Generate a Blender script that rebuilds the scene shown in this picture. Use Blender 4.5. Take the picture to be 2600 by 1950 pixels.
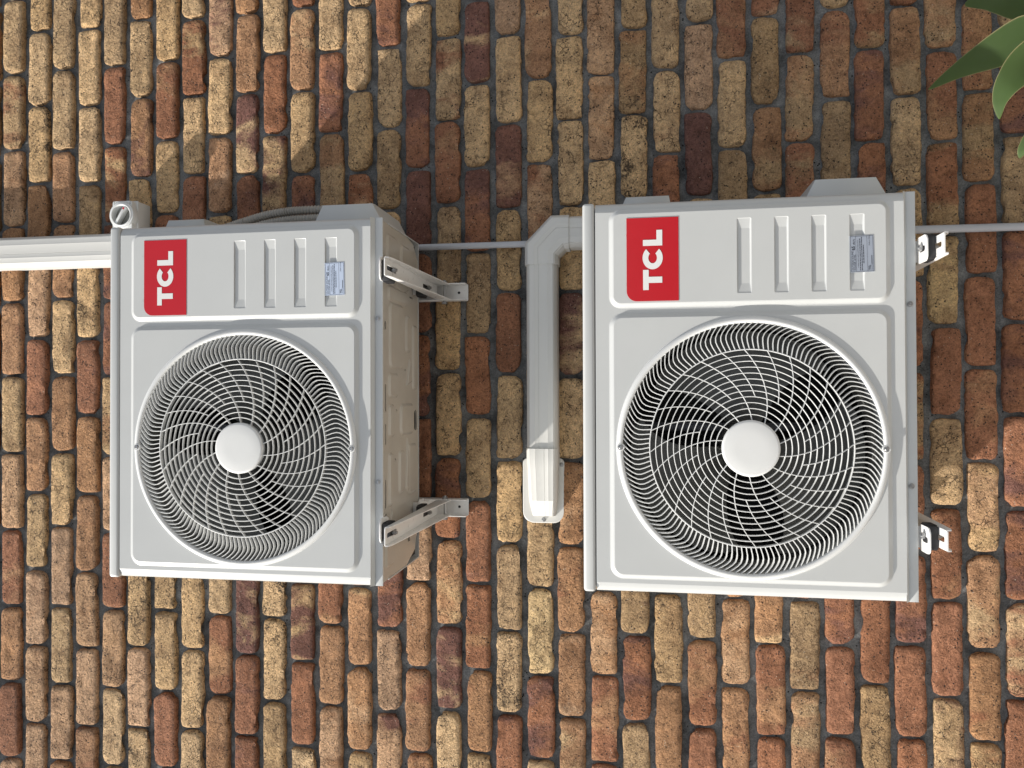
import bpy, bmesh, math, random
from mathutils import Vector, Matrix
PI = math.pi
rnd = random.Random(7)
for o in list(bpy.data.objects):
    bpy.data.objects.remove(o)
SC = bpy.context.scene
COL = SC.collection
Z0 = 1.62                      # height of the measuring origin above the ground

# ------------------------------------------------------------------ camera
cam_d = bpy.data.cameras.new('camera'); cam = bpy.data.objects.new('camera', cam_d); COL.objects.link(cam)
cam_d.sensor_fit = 'HORIZONTAL'; cam_d.sensor_width = 36.0; cam_d.lens = 27.177
cam_d.clip_start = 0.02; cam_d.clip_end = 2000
R = ((-0.00301731, 0.99991793, -0.01245076), (0.15989955, -0.01180818, -0.98706266), (-0.98712868, -0.00496914, -0.15985079))
M4 = Matrix.Identity(4)
for i in range(3):
    for j in range(3):
        M4[i][j] = R[i][j]
M4[0][3], M4[1][3], M4[2][3] = -0.01392, -2.10317, -0.0488 + Z0
cam.matrix_world = M4
SC.camera = cam

# ------------------------------------------------------------------ sun, sky, exposure
SUN_DIR = Vector((2.75, 1.0, -2.75)).normalized()
w = bpy.data.worlds.new('World'); SC.world = w; w.use_nodes = True
nt = w.node_tree
bg = nt.nodes['Background']; sky = nt.nodes.new('ShaderNodeTexSky')
sky.sky_type = 'NISHITA'; sky.sun_disc = False
sky.sun_elevation = math.asin(-SUN_DIR.z); sky.sun_rotation = math.atan2(-SUN_DIR.x, -SUN_DIR.y) % (2*PI)
sky.altitude = 50; sky.air_density = 1.0; sky.dust_density = 1.6; sky.ozone_density = 1.0
hs = nt.nodes.new('ShaderNodeHueSaturation'); hs.inputs['Saturation'].default_value = 0.42   # less blue, for a more neutral skylight
nt.links.new(sky.outputs[0], hs.inputs['Color']); nt.links.new(hs.outputs[0], bg.inputs[0]); bg.inputs[1].default_value = 0.135
sl = bpy.data.lights.new('sun', 'SUN'); sl.energy = 5.0; sl.angle = math.radians(0.8); sl.color = (1.0, 0.95, 0.87)
sun = bpy.data.objects.new('sun', sl); COL.objects.link(sun); sun.location = (-6, -4, 8)
sun.rotation_mode = 'QUATERNION'; sun.rotation_quaternion = SUN_DIR.to_track_quat('-Z', 'Y')
SC.render.engine = 'CYCLES'
SC.view_settings.view_transform = 'Standard'; SC.view_settings.look = 'None'
SC.view_settings.exposure = 0.36; SC.view_settings.gamma = 1.0; SC.view_settings.use_curve_mapping = False
SC.cycles.max_bounces = 8; SC.cycles.diffuse_bounces = 4

# ------------------------------------------------------------------ materials
def newmat(name):
    m = bpy.data.materials.new(name); m.use_nodes = True
    return m, m.node_tree.nodes, m.node_tree.links, m.node_tree.nodes['Principled BSDF']
def mix(N, L, a, b, f, typ='MIX'):
    n = N.new('ShaderNodeMix'); n.data_type = 'RGBA'; n.blend_type = typ
    for sock, val in ((n.inputs[0], f), (n.inputs[6], a), (n.inputs[7], b)):
        if hasattr(val, 'is_linked'): L.new(val, sock)
        elif hasattr(val, '__len__'): sock.default_value = (val[0], val[1], val[2], 1)
        else: sock.default_value = val
    return n.outputs[2]
def ramp(N, L, src, stops):
    n = N.new('ShaderNodeValToRGB'); L.new(src, n.inputs[0])
    el = n.color_ramp.elements
    while len(el) < len(stops): el.new(0.5)
    for e, (p, c) in zip(el, stops):
        e.position = p; e.color = (c, c, c, 1) if not hasattr(c, '__len__') else (c[0], c[1], c[2], 1)
    return n.outputs[0]
def math_n(N, L, op, a, b=None, c=None, clamp=False):
    n = N.new('ShaderNodeMath'); n.operation = op; n.use_clamp = clamp
    for i, v in enumerate((a, b, c)):
        if v is None: continue
        if hasattr(v, 'is_linked'): L.new(v, n.inputs[i])
        else: n.inputs[i].default_value = v
    return n.outputs[0]
def noise(N, L, vec, scale, detail=4, rough=0.55, dist=0.0):
    n = N.new('ShaderNodeTexNoise'); n.inputs['Scale'].default_value = scale
    n.inputs['Detail'].default_value = detail; n.inputs['Roughness'].default_value = rough
    n.inputs['Distortion'].default_value = dist
    if vec is not None: L.new(vec, n.inputs['Vector'])
    return n.outputs[0]
def voro(N, L, vec, scale, feat='F1', rnd_=1.0):
    n = N.new('ShaderNodeTexVoronoi'); n.feature = feat; n.inputs['Scale'].default_value = scale
    n.inputs['Randomness'].default_value = rnd_
    L.new(vec, n.inputs['Vector']); return n
def bump(N, L, h, strength, dist, nrm=None):
    n = N.new('ShaderNodeBump'); n.inputs['Strength'].default_value = strength; n.inputs['Distance'].default_value = dist
    L.new(h, n.inputs['Height'])
    if nrm is not None: L.new(nrm, n.inputs['Normal'])
    return n.outputs[0]

def plain(name, col, rough=0.5, metal=0.0, spec=0.5, var=0.06, nscale=9.0, bstr=0.0, bscale=300, coat=0.0):
    """painted / moulded surface with a little mottling, dust and fine relief"""
    m, N, L, P = newmat(name)
    tc = N.new('ShaderNodeTexCoord'); v = tc.outputs['Object']
    n1 = noise(N, L, v, nscale, 5, 0.6)
    k = ramp(N, L, n1, ((0.3, 1 - var), (0.7, 1 + var)))
    L.new(mix(N, L, col, k, 1.0, 'MULTIPLY'), P.inputs['Base Color'])
    n2 = noise(N, L, v, nscale*4, 3)
    r = math_n(N, L, 'MULTIPLY_ADD', n2, 0.14, rough - 0.07, True); L.new(r, P.inputs['Roughness'])
    P.inputs['Metallic'].default_value = metal; P.inputs['Specular IOR Level'].default_value = spec
    P.inputs['Coat Weight'].default_value = coat; P.inputs['Coat Roughness'].default_value = 0.15
    if bstr: L.new(bump(N, L, noise(N, L, v, bscale, 2), bstr, 0.0006), P.inputs['Normal'])
    return m

def brick_mat(name, field=False):
    m, N, L, P = newmat(name)
    tc = N.new('ShaderNodeTexCoord'); oi = N.new('ShaderNodeObjectInfo')
    if field:
        geo = N.new('ShaderNodeNewGeometry'); rv = geo.outputs['Random Per Island']
        c1 = ramp(N, L, rv, ((0.0, (.43, .28, .135)), (0.3, (.46, .30, .16)), (0.5, (.42, .20, .09)), (0.7, (.32, .115, .062)), (0.85, (.40, .27, .12)), (0.97, (.16, .06, .05))))
        c2 = ramp(N, L, rv, ((0.0, (.33, .12, .06)), (0.5, (.46, .30, .145)), (1.0, (.30, .12, .07))))
        mv = ramp(N, L, rv, ((0.0, .1), (0.35, .5), (0.5, .05), (0.8, .5)))
        bv = ramp(N, L, rv, ((0.2, 0.0), (0.45, .5), (0.6, 0.0)))
    else:
        rv = oi.outputs['Random']; c1 = oi.outputs['Color']
        at = N.new('ShaderNodeAttribute'); at.attribute_type = 'OBJECT'; at.attribute_name = 'second_colour'; c2 = at.outputs['Color']
        a2 = N.new('ShaderNodeAttribute'); a2.attribute_type = 'OBJECT'; a2.attribute_name = 'mottle'; mv = a2.outputs['Fac']
        a3 = N.new('ShaderNodeAttribute'); a3.attribute_type = 'OBJECT'; a3.attribute_name = 'burnt'; bv = a3.outputs['Fac']
    off = N.new('ShaderNodeVectorMath'); off.operation = 'ADD'
    sc = N.new('ShaderNodeVectorMath'); sc.operation = 'SCALE'; sc.inputs[0].default_value = (37.0, 11.0, 53.0)
    L.new(rv, sc.inputs['Scale']); L.new(tc.outputs['Object'], off.inputs[0]); L.new(sc.outputs[0], off.inputs[1])
    v = off.outputs[0]
    # broad two tone patches that run across the brick
    st = N.new('ShaderNodeMapping'); st.inputs['Scale'].default_value = (1.0, 1.0, 0.55); L.new(v, st.inputs['Vector'])
    n_p = noise(N, L, st.outputs[0], 9.0, 5, 0.6, 0.4)
    th = math_n(N, L, 'SUBTRACT', 0.80, math_n(N, L, 'MULTIPLY', mv, 0.58))
    pm = math_n(N, L, 'MULTIPLY', math_n(N, L, 'SUBTRACT', n_p, th), 9.0, clamp=True)
    col = mix(N, L, c1, c2, pm)
    # broad tone drift, then mottling at two sizes
    n_l = noise(N, L, v, 13.0, 3, 0.5)
    col = mix(N, L, col, ramp(N, L, n_l, ((0.3, (.74, .70, .68)), (0.5, (1, 1, 1)), (0.7, (1.18, 1.16, 1.12)))), 0.9, 'MULTIPLY')
    n_m = noise(N, L, v, 42.0, 5, 0.65)
    col = mix(N, L, col, ramp(N, L, n_m, ((0.28, (.66, .62, .58)), (0.5, (1, 1, 1)), (0.75, (1.22, 1.2, 1.14)))), 0.85, 'MULTIPLY')
    wp = N.new('ShaderNodeVectorMath'); wp.operation = 'MULTIPLY_ADD'
    nw = N.new('ShaderNodeTexNoise'); nw.inputs['Scale'].default_value = 240.0; nw.inputs['Detail'].default_value = 2; L.new(v, nw.inputs['Vector'])
    L.new(nw.outputs['Color'], wp.inputs[0]); wp.inputs[1].default_value = (.004, .004, .004); L.new(v, wp.inputs[2]); wobp = wp.outputs[0]
    n_k = noise(N, L, v, 125.0, 4, 0.7)
    col = mix(N, L, col, ramp(N, L, n_k, ((0.30, (.52, .49, .46)), (0.48, (1, 1, 1)), (0.72, (1.28, 1.25, 1.2)))), 0.85, 'MULTIPLY')
    n_g = noise(N, L, v, 260.0, 4, 0.75)
    col = mix(N, L, col, ramp(N, L, n_g, ((0.28, (.45, .42, .40)), (0.5, (1, 1, 1)), (0.78, (1.4, 1.36, 1.3)))), 0.9, 'MULTIPLY')
    pit = voro(N, L, wobp, 310.0); 
    pits = math_n(N, L, 'MULTIPLY', ramp(N, L, pit.outputs['Distance'], ((0.12, 1.0), (0.34, 0.0))), ramp(N, L, noise(N, L, v, 38.0, 3), ((0.40, 0.0), (0.62, 1.0))))
    col = mix(N, L, col, (.10, .070, .048), math_n(N, L, 'MULTIPLY', pits, 0.7))
    # burnt crust
    n_b = noise(N, L, v, 17.0, 6, 0.75)
    n_b2 = noise(N, L, v, 190.0, 3, 0.7)
    bth = math_n(N, L, 'SUBTRACT', 0.78, math_n(N, L, 'MULTIPLY', bv, 0.30))
    bm_ = math_n(N, L, 'MULTIPLY', math_n(N, L, 'SUBTRACT', math_n(N, L, 'MULTIPLY_ADD', n_b2, 0.45, math_n(N, L, 'MULTIPLY', n_b, 0.66)), bth), 14.0, clamp=True)
    col = mix(N, L, col, (.035, .03, .028), math_n(N, L, 'MULTIPLY', bm_, 0.85))
    # iron spots and pores
    vs = voro(N, L, v, 120.0)
    spot = math_n(N, L, 'MULTIPLY', math_n(N, L, 'LESS_THAN', vs.outputs['Distance'], 0.26), math_n(N, L, 'GREATER_THAN', noise(N, L, v, 60.0, 2), 0.54))
    col = mix(N, L, col, (.02, .018, .02), math_n(N, L, 'MULTIPLY', spot, 0.85))
    vw = voro(N, L, v, 170.0)
    white = math_n(N, L, 'MULTIPLY', math_n(N, L, 'LESS_THAN', vw.outputs['Distance'], 0.2), math_n(N, L, 'GREATER_THAN', noise(N, L, v, 75.0, 2), 0.63))
    col = mix(N, L, col, (.62, .56, .46), math_n(N, L, 'MULTIPLY', white, 0.7))
    # hairline cracks
    wob = N.new('ShaderNodeVectorMath'); wob.operation = 'MULTIPLY_ADD'
    nv = N.new('ShaderNodeTexNoise'); nv.inputs['Scale'].default_value = 38.0; nv.inputs['Detail'].default_value = 6; nv.inputs['Roughness'].default_value = 0.7; L.new(v, nv.inputs['Vector'])
    L.new(nv.outputs['Color'], wob.inputs[0]); wob.inputs[1].default_value = (.0055, .0055, .0055); L.new(v, wob.inputs[2])
    vc = voro(N, L, wob.outputs[0], 72.0, 'DISTANCE_TO_EDGE')
    crack = math_n(N, L, 'MULTIPLY', ramp(N, L, vc.outputs['Distance'], ((0.0, 1.0), (0.025, 0.6), (0.055, 0.0))),
                   ramp(N, L, noise(N, L, v, 30.0, 4), ((0.50, 0.0), (0.60, 1.0))))
    if field: crack = math_n(N, L, 'MULTIPLY', crack, 0.6)
    else:
        a4 = N.new('ShaderNodeAttribute'); a4.attribute_type = 'OBJECT'; a4.attribute_name = 'crazed'; crack = math_n(N, L, 'MULTIPLY', crack, a4.outputs['Fac'])
    col = mix(N, L, col, (.05, .038, .03), math_n(N, L, 'MULTIPLY', crack, 0.9))
    # mortar smeared over the arris
    L.new(col, P.inputs['Base Color']); P.inputs['Roughness'].default_value = 0.92; P.inputs['Specular IOR Level'].default_value = 0.25
    h = math_n(N, L, 'MULTIPLY_ADD', n_g, 0.5, math_n(N, L, 'MULTIPLY_ADD', n_m, 1.2, math_n(N, L, 'MULTIPLY', n_k, 0.7)))
    h = math_n(N, L, 'SUBTRACT', h, math_n(N, L, 'MULTIPLY', crack, 0.7))
    h = math_n(N, L, 'SUBTRACT', h, math_n(N, L, 'MULTIPLY', spot, 0.5))
    h = math_n(N, L, 'SUBTRACT', h, math_n(N, L, 'MULTIPLY', math_n(N, L, 'MULTIPLY', bm_, n_b2), 1.2))
    h = math_n(N, L, 'SUBTRACT', h, math_n(N, L, 'MULTIPLY', pits, 0.45))
    L.new(bump(N, L, h, 1.0, 0.0095), P.inputs['Normal'])
    return m

def mortar_mat():
    m, N, L, P = newmat('mortar')
    tc = N.new('ShaderNodeTexCoord'); v = tc.outputs['Object']
    a = noise(N, L, v, 14.0, 6, 0.7); b = noise(N, L, v, 260.0, 3, 0.7); c = noise(N, L, v, 60.0, 4, 0.6)
    col = mix(N, L, (.062, .063, .063), (.255, .257, .252), ramp(N, L, a, ((0.36, 0.0), (0.74, 1.0))))
    col = mix(N, L, col, ramp(N, L, b, ((0.3, .6), (0.7, 1.3))), 1.0, 'MULTIPLY')
    vs = voro(N, L, v, 95.0)
    spot = math_n(N, L, 'MULTIPLY', math_n(N, L, 'LESS_THAN', vs.outputs['Distance'], 0.22), math_n(N, L, 'GREATER_THAN', noise(N, L, v, 30.0, 2), 0.6))
    col = mix(N, L, col, (.015, .015, .015), spot)
    L.new(col, P.inputs['Base Color']); P.inputs['Roughness'].default_value = 0.95; P.inputs['Specular IOR Level'].default_value = 0.2
    h = math_n(N, L, 'MULTIPLY_ADD', b, 0.35, math_n(N, L, 'MULTIPLY', c, 1.2))
    h = math_n(N, L, 'SUBTRACT', h, math_n(N, L, 'MULTIPLY', spot, 0.6))
    L.new(bump(N, L, h, 0.8, 0.004), P.inputs['Normal'])
    return m

def leaf_mat():
    m, N, L, P = newmat('leaf_green')
    tc = N.new('ShaderNodeTexCoord'); v = tc.outputs['UV']
    mp = N.new('ShaderNodeMapping'); mp.inputs['Scale'].default_value = (60.0, 1.2, 1.0); L.new(v, mp.inputs['Vector'])
    n1 = noise(N, L, mp.outputs[0], 1.0, 4); n2 = noise(N, L, tc.outputs['Object'], 14.0, 4)
    col = mix(N, L, (.070, .120, .048), (.110, .170, .066), n1)
    col = mix(N, L, col, (.12, .175, .08), ramp(N, L, n2, ((0.45, 0.0), (0.75, 0.7))))
    sx = N.new('ShaderNodeSeparateXYZ'); L.new(v, sx.inputs[0])
    edge = ramp(N, L, math_n(N, L, 'ABSOLUTE', math_n(N, L, 'SUBTRACT', sx.outputs[0], 0.5)), ((0.465, 0.0), (0.488, 1.0)))
    col = mix(N, L, col, (.42, .36, .20), edge)
    L.new(col, P.inputs['Base Color']); P.inputs['Roughness'].default_value = 0.48; P.inputs['Specular IOR Level'].default_value = 0.4
    tr = N.new('ShaderNodeBsdfTranslucent'); tr.inputs[0].default_value = (.46, .58, .12, 1)
    ms = N.new('ShaderNodeMixShader'); ms.inputs[0].default_value = 0.55
    out = N['Material Output'] if 'Material Output' in N else [n for n in N if n.type == 'OUTPUT_MATERIAL'][0]
    L.new(P.outputs[0], ms.inputs[1]); L.new(tr.outputs[0], ms.inputs[2]); L.new(ms.outputs[0], out.inputs[0])
    L.new(bump(N, L, n1, 0.25, 0.002), P.inputs['Normal'])
    return m

MAT = {}
MAT['brick'] = brick_mat('brick_clay'); MAT['field'] = brick_mat('brick_clay_field', True); MAT['mortar'] = mortar_mat()
MAT['white'] = plain('white_enamel', (.515, .525, .515), 0.34, spec=0.5, var=0.025, nscale=5, bstr=0.12, bscale=700)
MAT['grille'] = plain('white_plastic', (.68, .685, .67), 0.42, var=0.03)
MAT['shroud'] = plain('shroud_plastic', (.15, .15, .14), 0.55, var=0.08)
MAT['fan'] = plain('fan_plastic', (.075, .075, .068), 0.42, var=0.15)
MAT['dark'] = plain('interior_shade', (.012, .012, .012), 0.6, var=0.2)  # near black: shade inside the case put into the colour
MAT['coil'] = plain('coil_fin', (.07, .06, .05), 0.45, metal=0.6, var=0.4, nscale=40)
MAT['steel'] = plain('galvanised_steel', (.42, .42, .42), 0.38, metal=0.9, var=0.12, nscale=30)
MAT['mount'] = plain('dull_mount_steel', (.10, .10, .11), 0.5, metal=0.5, var=0.15)
MAT['tray'] = plain('tray_enamel', (.47, .435, .38), 0.22, spec=0.5, var=0.05, nscale=7)
MAT['bracket'] = plain('bracket_enamel', (.76, .75, .73), 0.30, spec=0.55, var=0.04, nscale=12)
MAT['rubber'] = plain('black_rubber', (.018, .018, .020), 0.6, var=0.2)
MAT['red'] = plain('red_print', (.47, .010, .018), 0.2, spec=0.5, var=0.03)
MAT['print'] = plain('white_print', (.74, .74, .72), 0.4, var=0.02)
MAT['label'] = plain('silver_label_film', (.72, .78, .88), 0.15, metal=0.66, var=0.05)
MAT['ink'] = plain('black_ink', (.012, .012, .016), 0.5, var=0.05)
MAT['duct'] = plain('duct_plastic', (.59, .585, .555), 0.42, var=0.03, nscale=6, bstr=0.1)
MAT['conduit'] = plain('grey_conduit', (.42, .43, .46), 0.4, var=0.06)
MAT['hose'] = plain('grey_hose', (.34, .325, .295), 0.5, var=0.1)
MAT['switch'] = plain('switch_plastic', (.66, .67, .66), 0.35, var=0.03)
MAT['switchgrey'] = plain('switch_dish', (.24, .24, .22), 0.3, var=0.05)
MAT['leaf'] = leaf_mat()
MAT['stem'] = plain('plant_stem', (.16, .13, .08), 0.8, var=0.3, nscale=30)
MAT['unseen_dark'] = plain('reflected_dark_ground', (.045, .052, .066), 0.9, var=0.35, nscale=6, bstr=0.6, bscale=60)  # for the unseen ground that the labels reflect
MAT['ground'] = plain('concrete_paving', (.36, .33, .29), 0.85, var=0.25, nscale=3, bstr=0.4, bscale=120)

# ------------------------------------------------------------------ mesh helpers
class MB:
    def __init__(s): s.v = []; s.f = []; s.flat = set()
    def add(s, vs, fs):
        b = len(s.v); s.v += [tuple(p) for p in vs]; s.f += [tuple(b+i for i in f) for f in fs]; return s
    def loops(s, ls, closed=True, cap0=False, cap1=False, flip=False):
        n = len(ls[0]); b = len(s.v)
        for l in ls: s.v += [tuple(p) for p in l]
        for i in range(len(ls)-1):
            for j in range(n if closed else n-1):
                k = (j+1) % n
                q = (b+i*n+j, b+i*n+k, b+(i+1)*n+k, b+(i+1)*n+j)
                s.f.append(q[::-1] if flip else q)
        if cap0: s.f.append(tuple(b+j for j in (range(n) if flip else reversed(range(n)))))
        if cap1:
            o = b+(len(ls)-1)*n; s.f.append(tuple(o+j for j in (reversed(range(n)) if flip else range(n))))
        return s
    def box(s, x0, x1, y0, y1, z0, z1, bev=0.0, seg=2):
        bm = bmesh.new(); bmesh.ops.create_cube(bm, size=1.0)
        for v in bm.verts: v.co = ((x0+x1)/2+v.co.x*(x1-x0), (y0+y1)/2+v.co.y*(y1-y0), (z0+z1)/2+v.co.z*(z1-z0))
        if bev: bmesh.ops.bevel(bm, geom=list(bm.edges), offset=bev, segments=seg, profile=0.5, affect='EDGES')
        return s.bm(bm)
    def bm(s, bm):
        bm.verts.index_update()
        s.add([v.co.copy() for v in bm.verts], [[v.index for v in f.verts] for f in bm.faces]); bm.free(); return s
    def tube(s, path, r, n=12, cap=True):
        P = [Vector(p) for p in path]; ls = []; up = None
        for i, p in enumerate(P):
            t = (P[min(i+1, len(P)-1)] - P[max(i-1, 0)]).normalized()
            if up is None: up = t.orthogonal().normalized()
            up = (up - t*up.dot(t)).normalized(); sd = t.cross(up)
            rr = r[i] if hasattr(r, '__len__') else r
            ls.append([p + (up*math.cos(2*PI*k/n) + sd*math.sin(2*PI*k/n))*rr for k in range(n)])
        return s.loops(ls, True, cap, cap)
    def cyl(s, p0, p1, r, n=16): return s.tube([p0, p1], r, n)
    def lathe(s, prof, c=(0, 0, 0), n=64, close=False):
        """profile of (r, y) about a y axis through c"""
        ls = [[(c[0]+r*math.cos(2*PI*k/n), c[1]+y, c[2]+r*math.sin(2*PI*k/n)) for k in range(n)] for r, y in prof]
        if close: ls.append(ls[0])
        return s.loops(ls)
    def fill(s, loops):
        """flat fill of an outline with holes"""
        bm = bmesh.new(); es = []
        for l in loops:
            vs = [bm.verts.new(p) for p in l]
            es += [bm.edges.new((vs[i], vs[(i+1) % len(vs)])) for i in range(len(vs))]
        bmesh.ops.triangle_fill(bm, use_beauty=True, use_dissolve=False, edges=es)
        a = len(s.f); s.bm(bm); s.flat.update(range(a, len(s.f))); return s
    def plate(s, outer, holes, f0, f1):
        """sheet with holes: 2-d loops, f0/f1 place a 2-d point on either face"""
        for f in (f0, f1): s.fill([[f(p) for p in l] for l in [outer]+holes])
        for l in [outer]+holes: s.loops([[f0(p) for p in l], [f1(p) for p in l]])
        return s
def mesh_of(name, mb, mat, ang=35, fix=True):
    me = bpy.data.meshes.new(name); me.from_pydata(mb.v, [], mb.f)
    me.polygons.foreach_set('use_smooth', [bool(ang) and i not in mb.flat for i in range(len(mb.f))])
    if fix:
        bm = bmesh.new(); bm.from_mesh(me); bmesh.ops.remove_doubles(bm, verts=bm.verts, dist=1e-6)
        bmesh.ops.recalc_face_normals(bm, faces=bm.faces); bm.to_mesh(me); bm.free()
    me.materials.append(MAT[mat] if isinstance(mat, str) else mat)
    if ang:
        fl = [False]*len(me.polygons); me.polygons.foreach_get('use_smooth', fl)
        me.set_sharp_from_angle(angle=math.radians(ang)); me.polygons.foreach_set('use_smooth', fl)
    return me
def put(name, me, parent=None, loc=(0, 0, 0), rot=(0, 0, 0)):
    o = bpy.data.objects.new(name, me); COL.objects.link(o); o.location = loc; o.rotation_euler = rot
    if parent is not None: o.parent = parent
    return o
def part(name, mb, mat, parent=None, ang=35, loc=(0, 0, 0), rot=(0, 0, 0), fix=True):
    return put(name, mesh_of(name, mb, mat, ang, fix), parent, loc, rot)
def thing(name, label, cat, loc=(0, 0, 0), group=None):
    return tag(put(name, None, None, loc), label, cat, group)
def tag(o, label=None, cat=None, group=None, kind=None):
    if label: o['label'] = label
    if cat: o['category'] = cat
    if group: o['group'] = group
    if kind: o['kind'] = kind
    return o
def copy_tree(o, parent=None):
    c = o.copy(); COL.objects.link(c); c.parent = parent
    made = [c]
    for ch in list(o.children): made += copy_tree(ch, c)
    return made
def rr(x0, x1, z0, z1, r, n=6):
    """rounded rectangle, counter-clockwise; r may be four radii (lower left, lower right, upper right, upper left)"""
    rs = r if hasattr(r, '__len__') else (r,)*4; pts = []
    for (cx, cz, a, q) in ((x0+rs[0], z0+rs[0], PI, rs[0]), (x1-rs[1], z0+rs[1], 1.5*PI, rs[1]), (x1-rs[2], z1-rs[2], 0, rs[2]), (x0+rs[3], z1-rs[3], .5*PI, rs[3])):
        for k in range(n+1):
            t = a + .5*PI*k/n; pts.append((cx+q*math.cos(t), cz+q*math.sin(t)))
    return pts
def at(l, y): return [(p[0], y, p[1]) for p in l]
def circ(cx, cz, r, n=64): return [(cx+r*math.cos(2*PI*k/n), cz+r*math.sin(2*PI*k/n)) for k in range(n)]
def text_mesh(s, size, x, z, y, align='LEFT', bold=0.0):
    cu = bpy.data.curves.new('t', 'FONT'); cu.body = s; cu.size = size; cu.align_x = align; cu.offset = bold; cu.resolution_u = 2; cu.fill_mode = 'FRONT'
    o = bpy.data.objects.new('t', cu); COL.objects.link(o); bpy.context.view_layer.update()
    me = bpy.data.meshes.new_from_object(o.evaluated_get(bpy.context.evaluated_depsgraph_get()))
    mb = MB(); mb.add([(x+v.co.x, y, z+v.co.y) for v in me.vertices], [tuple(f.vertices) for f in me.polygons])
    bpy.data.objects.remove(o); bpy.data.curves.remove(cu); bpy.data.meshes.remove(me)
    return mb
# ------------------------------------------------------------------ ground
g = MB(); g.add([(-40, -60, 0), (40, -60, 0), (40, 20, 0), (-40, 20, 0)], [(0, 1, 2, 3)])
tag(part('ground', g, 'ground', ang=0), kind='structure')

lw = MB()  # added ground, out of view, to darken the reflection in the lower label
for i in range(24):
    for j in range(24):
        xa, xb_ = -40+80*i/24, -40+80*(i+1)/24; ya, yb_ = -60+57.2*j/24, -60+57.2*(j+1)/24
        lw.add([(xa, ya, .012), (xb_, ya, .012), (xb_, yb_, .012), (xa, yb_, .012)], [(0, 1, 2, 3)])
lw.add([(-40, -2.8, .012), (40, -2.8, .012), (40, -2.8, -.01), (-40, -2.8, -.01)], [(3, 2, 1, 0)])
tag(part('added_dark_ground', lw, 'unseen_dark', ang=0), kind='structure')

# ------------------------------------------------------------------ brick wall
COURSE, ZTOP = 0.086, 1.8918 + Z0
FACE, BED = -0.0050, 0.0086                 # brick faces and mortar bed (y)
wall = thing('brick_wall', 'rough wall of mixed tan, orange and dark red bricks with deep grey mortar', 'wall', (0, 0, 0))
mo = MB(); nx, nz = 250, 260; X0, X1, ZB, ZT = -2.3, 2.3, 0.0, 4.5
from mathutils import noise as mn
grid = []
for j in range(nz+1):
    for i in range(nx+1):
        x = X0+(X1-X0)*i/nx; z = ZB+(ZT-ZB)*j/nz
        d = mn.noise(Vector((x*17, 3.1, z*17)))*.0032 + mn.noise(Vector((x*46, 9.7, z*46)))*.0024
        grid.append((x, BED+d, z))
mo.add(grid, [(j*(nx+1)+i, j*(nx+1)+i+1, (j+1)*(nx+1)+i+1, (j+1)*(nx+1)+i) for j in range(nz) for i in range(nx)])
n = len(mo.v); mo.add([(X0, .11, ZB), (X1, .11, ZB), (X1, .11, ZT), (X0, .11, ZT)], [(0, 3, 2, 1)])
part('mortar', mo, 'mortar', wall, ang=80, fix=False)

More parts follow.
